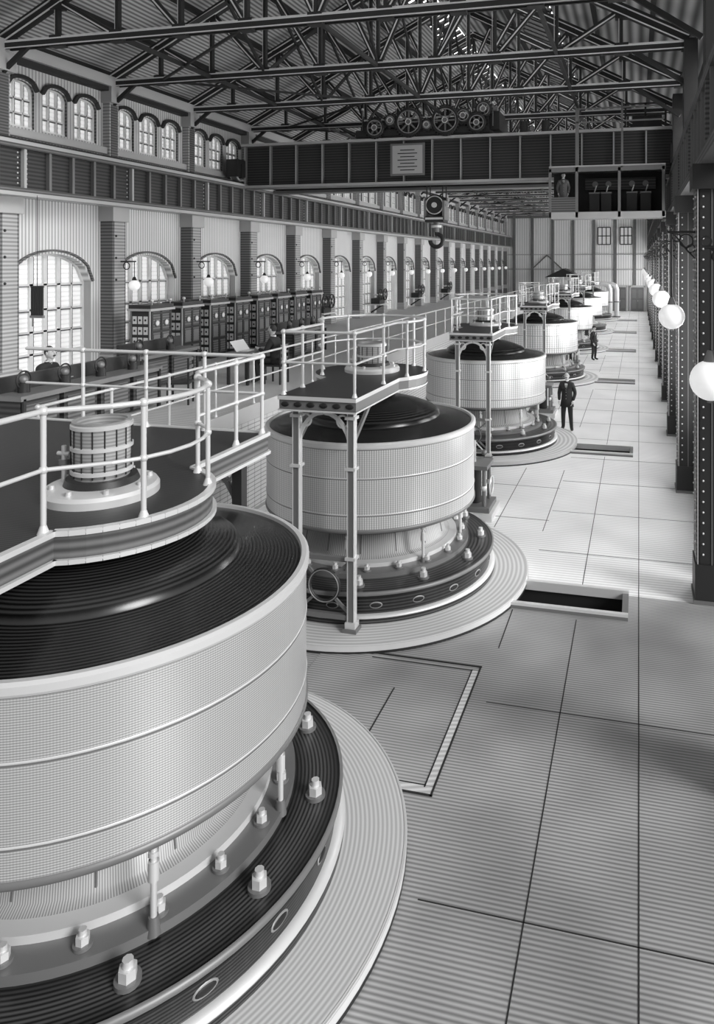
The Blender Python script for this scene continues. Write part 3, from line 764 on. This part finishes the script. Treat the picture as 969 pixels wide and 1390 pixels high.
# ---------------------------------------------------------------- people
def skin_obj(name,verts,edges,rads,key,parent,sub=2):
    me=bpy.data.meshes.new(name); me.from_pydata(verts,edges,[]); me.update()
    me.materials.append(M[key])
    o=bpy.data.objects.new(name,me); S.collection.objects.link(o); o.parent=parent
    md=o.modifiers.new('skin','SKIN'); md.use_smooth_shade=True
    sv=me.skin_vertices[0].data if me.skin_vertices else None
    if sv is None:
        bpy.context.view_layer.objects.active=o
        bpy.ops.mesh.customdata_skin_add(); sv=me.skin_vertices[0].data
    for i,r_ in enumerate(rads): sv[i].radius=(r_,r_) if not isinstance(r_,tuple) else r_
    for i in range(len(rads)): sv[i].use_root=(i==0)
    s2=o.modifiers.new('sub','SUBSURF'); s2.levels=sub; s2.render_levels=sub
    return o
def man(name,loc,rot,pose='stand',suit='suit',cap=True,dz=0):
    E=empty(name,loc,rot)
    if pose=='stand':
        J=dict(pel=(0,0,.96),sp=(0,.0,1.14),ch=(0,.0,1.36),nk=(0,.0,1.50),nt=(0,-.005,1.58),
          sL=(-.17,0,1.42),eL=(-.25,.03,1.14),wL=(-.22,-.1,.93),sR=(.17,0,1.42),eR=(.25,.05,1.15),wR=(.2,-.06,.93),
          hL=(-.09,0,.9),kL=(-.11,-.02,.5),aL=(-.12,.03,.09),tL=(-.15,-.15,.045),
          hR=(.09,0,.9),kR=(.12,-.03,.5),aR=(.14,.02,.09),tR=(.19,-.15,.045))
    else:
        J=dict(pel=(0,0,.55),sp=(0,-.02,.73),ch=(0,-.06,.95),nk=(0,-.08,1.09),nt=(0,-.1,1.17),
          sL=(-.17,-.06,1.01),eL=(-.25,-.16,.76),wL=(-.14,-.38,.80),sR=(.17,-.06,1.01),eR=(.25,-.16,.76),wR=(.14,-.38,.82),
          hL=(-.09,-.05,.53),kL=(-.13,-.45,.54),aL=(-.13,-.42,.09),tL=(-.14,-.6,.045),
          hR=(.09,-.05,.53),kR=(.13,-.45,.54),aR=(.13,-.4,.09),tR=(.15,-.58,.045))
    R=dict(pel=(.155,.12),sp=(.145,.11),ch=(.175,.12),nk=.075,nt=.055,sL=.085,eL=.06,wL=.042,sR=.085,eR=.06,wR=.042,
       hL=.105,kL=.075,aL=.055,tL=.045,hR=.105,kR=.075,aR=.055,tR=.045)
    ks=list(J); ed=[('pel','sp'),('sp','ch'),('ch','nk'),('nk','nt'),('ch','sL'),('sL','eL'),('eL','wL'),('ch','sR'),('sR','eR'),('eR','wR'),
       ('pel','hL'),('hL','kL'),('kL','aL'),('aL','tL'),('pel','hR'),('hR','kR'),('kR','aR'),('aR','tR')]
    skin_obj('body',[J[k] for k in ks],[(ks.index(a),ks.index(b)) for a,b in ed],[R[k] for k in ks],suit,E)
    for sd,w_,e_ in ((-1,'wL','eL'),(1,'wR','eR')):
        W=Vector(J[w_]);d=(W-Vector(J[e_])).normalized()
        side=Vector((-sd,0,0)); fw=Vector((0,-1,0))
        ac=fw if abs(d.z)>.6 else Vector((1,0,0))
        pal=W+d*.06; vs=[W,pal,W+d*.085];rd=[.028,.036,.034];es=[(0,1),(1,2)]
        for i,ln in enumerate((.07,.08,.075,.06)):
            k0=len(vs); b0=W+d*.1+ac*((i-1.5)*.021)
            vs+=[b0,b0+d*ln*.5+side*.006,b0+d*ln*.95+side*.025]; rd+=[.010,.0095,.008]; es+=[(2,k0),(k0,k0+1),(k0+1,k0+2)]
        k0=len(vs); vs+=[W+d*.04+ac*.035,W+d*.085+ac*.055+side*.01]; rd+=[.012,.009]; es+=[(1,k0),(k0,k0+1)]
        skin_obj('hand',[tuple(v) for v in vs],es,rd,'skin',E,1)
    h=MB(); N_=Vector(J['nt']); c=(N_.x,N_.y-.012,N_.z+.10)
    h.sphere(c,1,'skin',20,14,(.075,.093,.115)); h.sphere((c[0],c[1]-.02,c[2]-.06),1,'skin',14,10,(.052,.062,.055))
    h.cyl((c[0],c[1]+.01,c[2]-.16),(c[0],c[1],c[2]-.06),.052,'skin',12)
    h.cyl((c[0],c[1]-.088,c[2]+.02),(c[0],c[1]-.112,c[2]-.025),.008,'skin',8,.016)
    for s_ in (-1,1):
        h.sphere((c[0]+s_*.03,c[1]-.082,c[2]+.012),.011,'white',8,6); h.sphere((c[0]+s_*.03,c[1]-.091,c[2]+.012),.005,'black',6,4)
        h.box(c[0]+s_*.03-.016,c[0]+s_*.03+.016,c[1]-.092,c[1]-.082,c[2]+.028,c[2]+.034,'hair')
        h.sphere((c[0]+s_*.076,c[1]+.005,c[2]),1,'skin',8,6,(.012,.02,.032))
    h.sphere((c[0],c[1]-.094,c[2]-.04),1,'hair',10,6,(.035,.012,.011)); h.box(c[0]-.018,c[0]+.018,c[1]-.087,c[1]-.078,c[2]-.06,c[2]-.056,'black')
    h.sphere((c[0],c[1]+.022,c[2]+.028),1,'hair',16,10,(.081,.085,.103))
    if cap:
        h.lathe([(.084,c[2]+.05),(.086,c[2]+.075),(.092,c[2]+.105),(.07,c[2]+.122),(0,c[2]+.125)],'suit',20,(c[0],c[1]+.005),sharp=False)
        h.sphere((c[0],c[1]-.09,c[2]+.055),1,'black',12,6,(.06,.045,.008))
    h.build('head',parent=E)
    k=MB(); n=J['nk']
    k.lathe([(.068,n[2]-.02),(.064,n[2]+.05)],'white',16,(n[0],n[1]),sharp=False)
    if pose=='stand':
        k.lathe([(.17,1.3),(.165,1.1),(.18,.95),(.215,.74),(.205,.74),(.1,1.0)],suit,28,(0,.005),sharp=False,sx=1,sy=.8)
        k.add([(-.045,-.128,1.46),(.045,-.128,1.46),(0,-.15,1.25)],[(0,1,2)],'white'); k.beam((0,-.14,1.44),(0,-.155,1.28),.025,.01,'black')
        for z in (1.2,1.1,1.0): k.sphere((.0,-.142,z),.01,'brass',6,4)
    else:
        k.lathe([(.17,.9),(.175,.7),(.2,.5),(.1,.5)],suit,24,(0,-.0),sharp=False,sy=.8)
    k.build('coat',parent=E)
    return E
man('standing_engineer',(-2.15,22.25,0),math.radians(-6),cap=False)
e=man('crane_operator',(-2.22,21.85,6.6),math.radians(10),'stand','suit_grey'); e.scale=(.72,.72,.72)
man('distant_worker',(-2.3,38.4,0),math.radians(60))
man('seated_clerk',(-10.3,10.7,2.3),math.radians(90),'sit','suit',cap=False)
man('seated_clerk',(-8.4,15.6,2.3),math.radians(-90),'sit','suit',cap=False)

# ---------------------------------------------------------------- light
W=bpy.data.worlds.new('w'); S.world=W; W.use_nodes=True
bg=W.node_tree.nodes['Background']; bg.inputs[0].default_value=(1,1,1,1); bg.inputs[1].default_value=.42
sd=bpy.data.lights.new('sun','SUN'); sd.energy=3.3; sd.angle=math.radians(24)
so=bpy.data.objects.new('sun',sd); S.collection.objects.link(so)
so.rotation_euler=Vector((-.84,.36,-.46)).to_track_quat('-Z','Y').to_euler()

cam=bpy.data.cameras.new('cam'); co=bpy.data.objects.new('cam',cam); S.collection.objects.link(co)
co.location=(0,0,5.2); co.rotation_euler=(math.radians(90),0,math.radians(13.6))
cam.sensor_width=36; cam.lens=975/1390*36; cam.shift_x=-146.5/1390; cam.shift_y=-340/1390
cam.clip_end=300; cam.clip_start=.05
S.camera=co
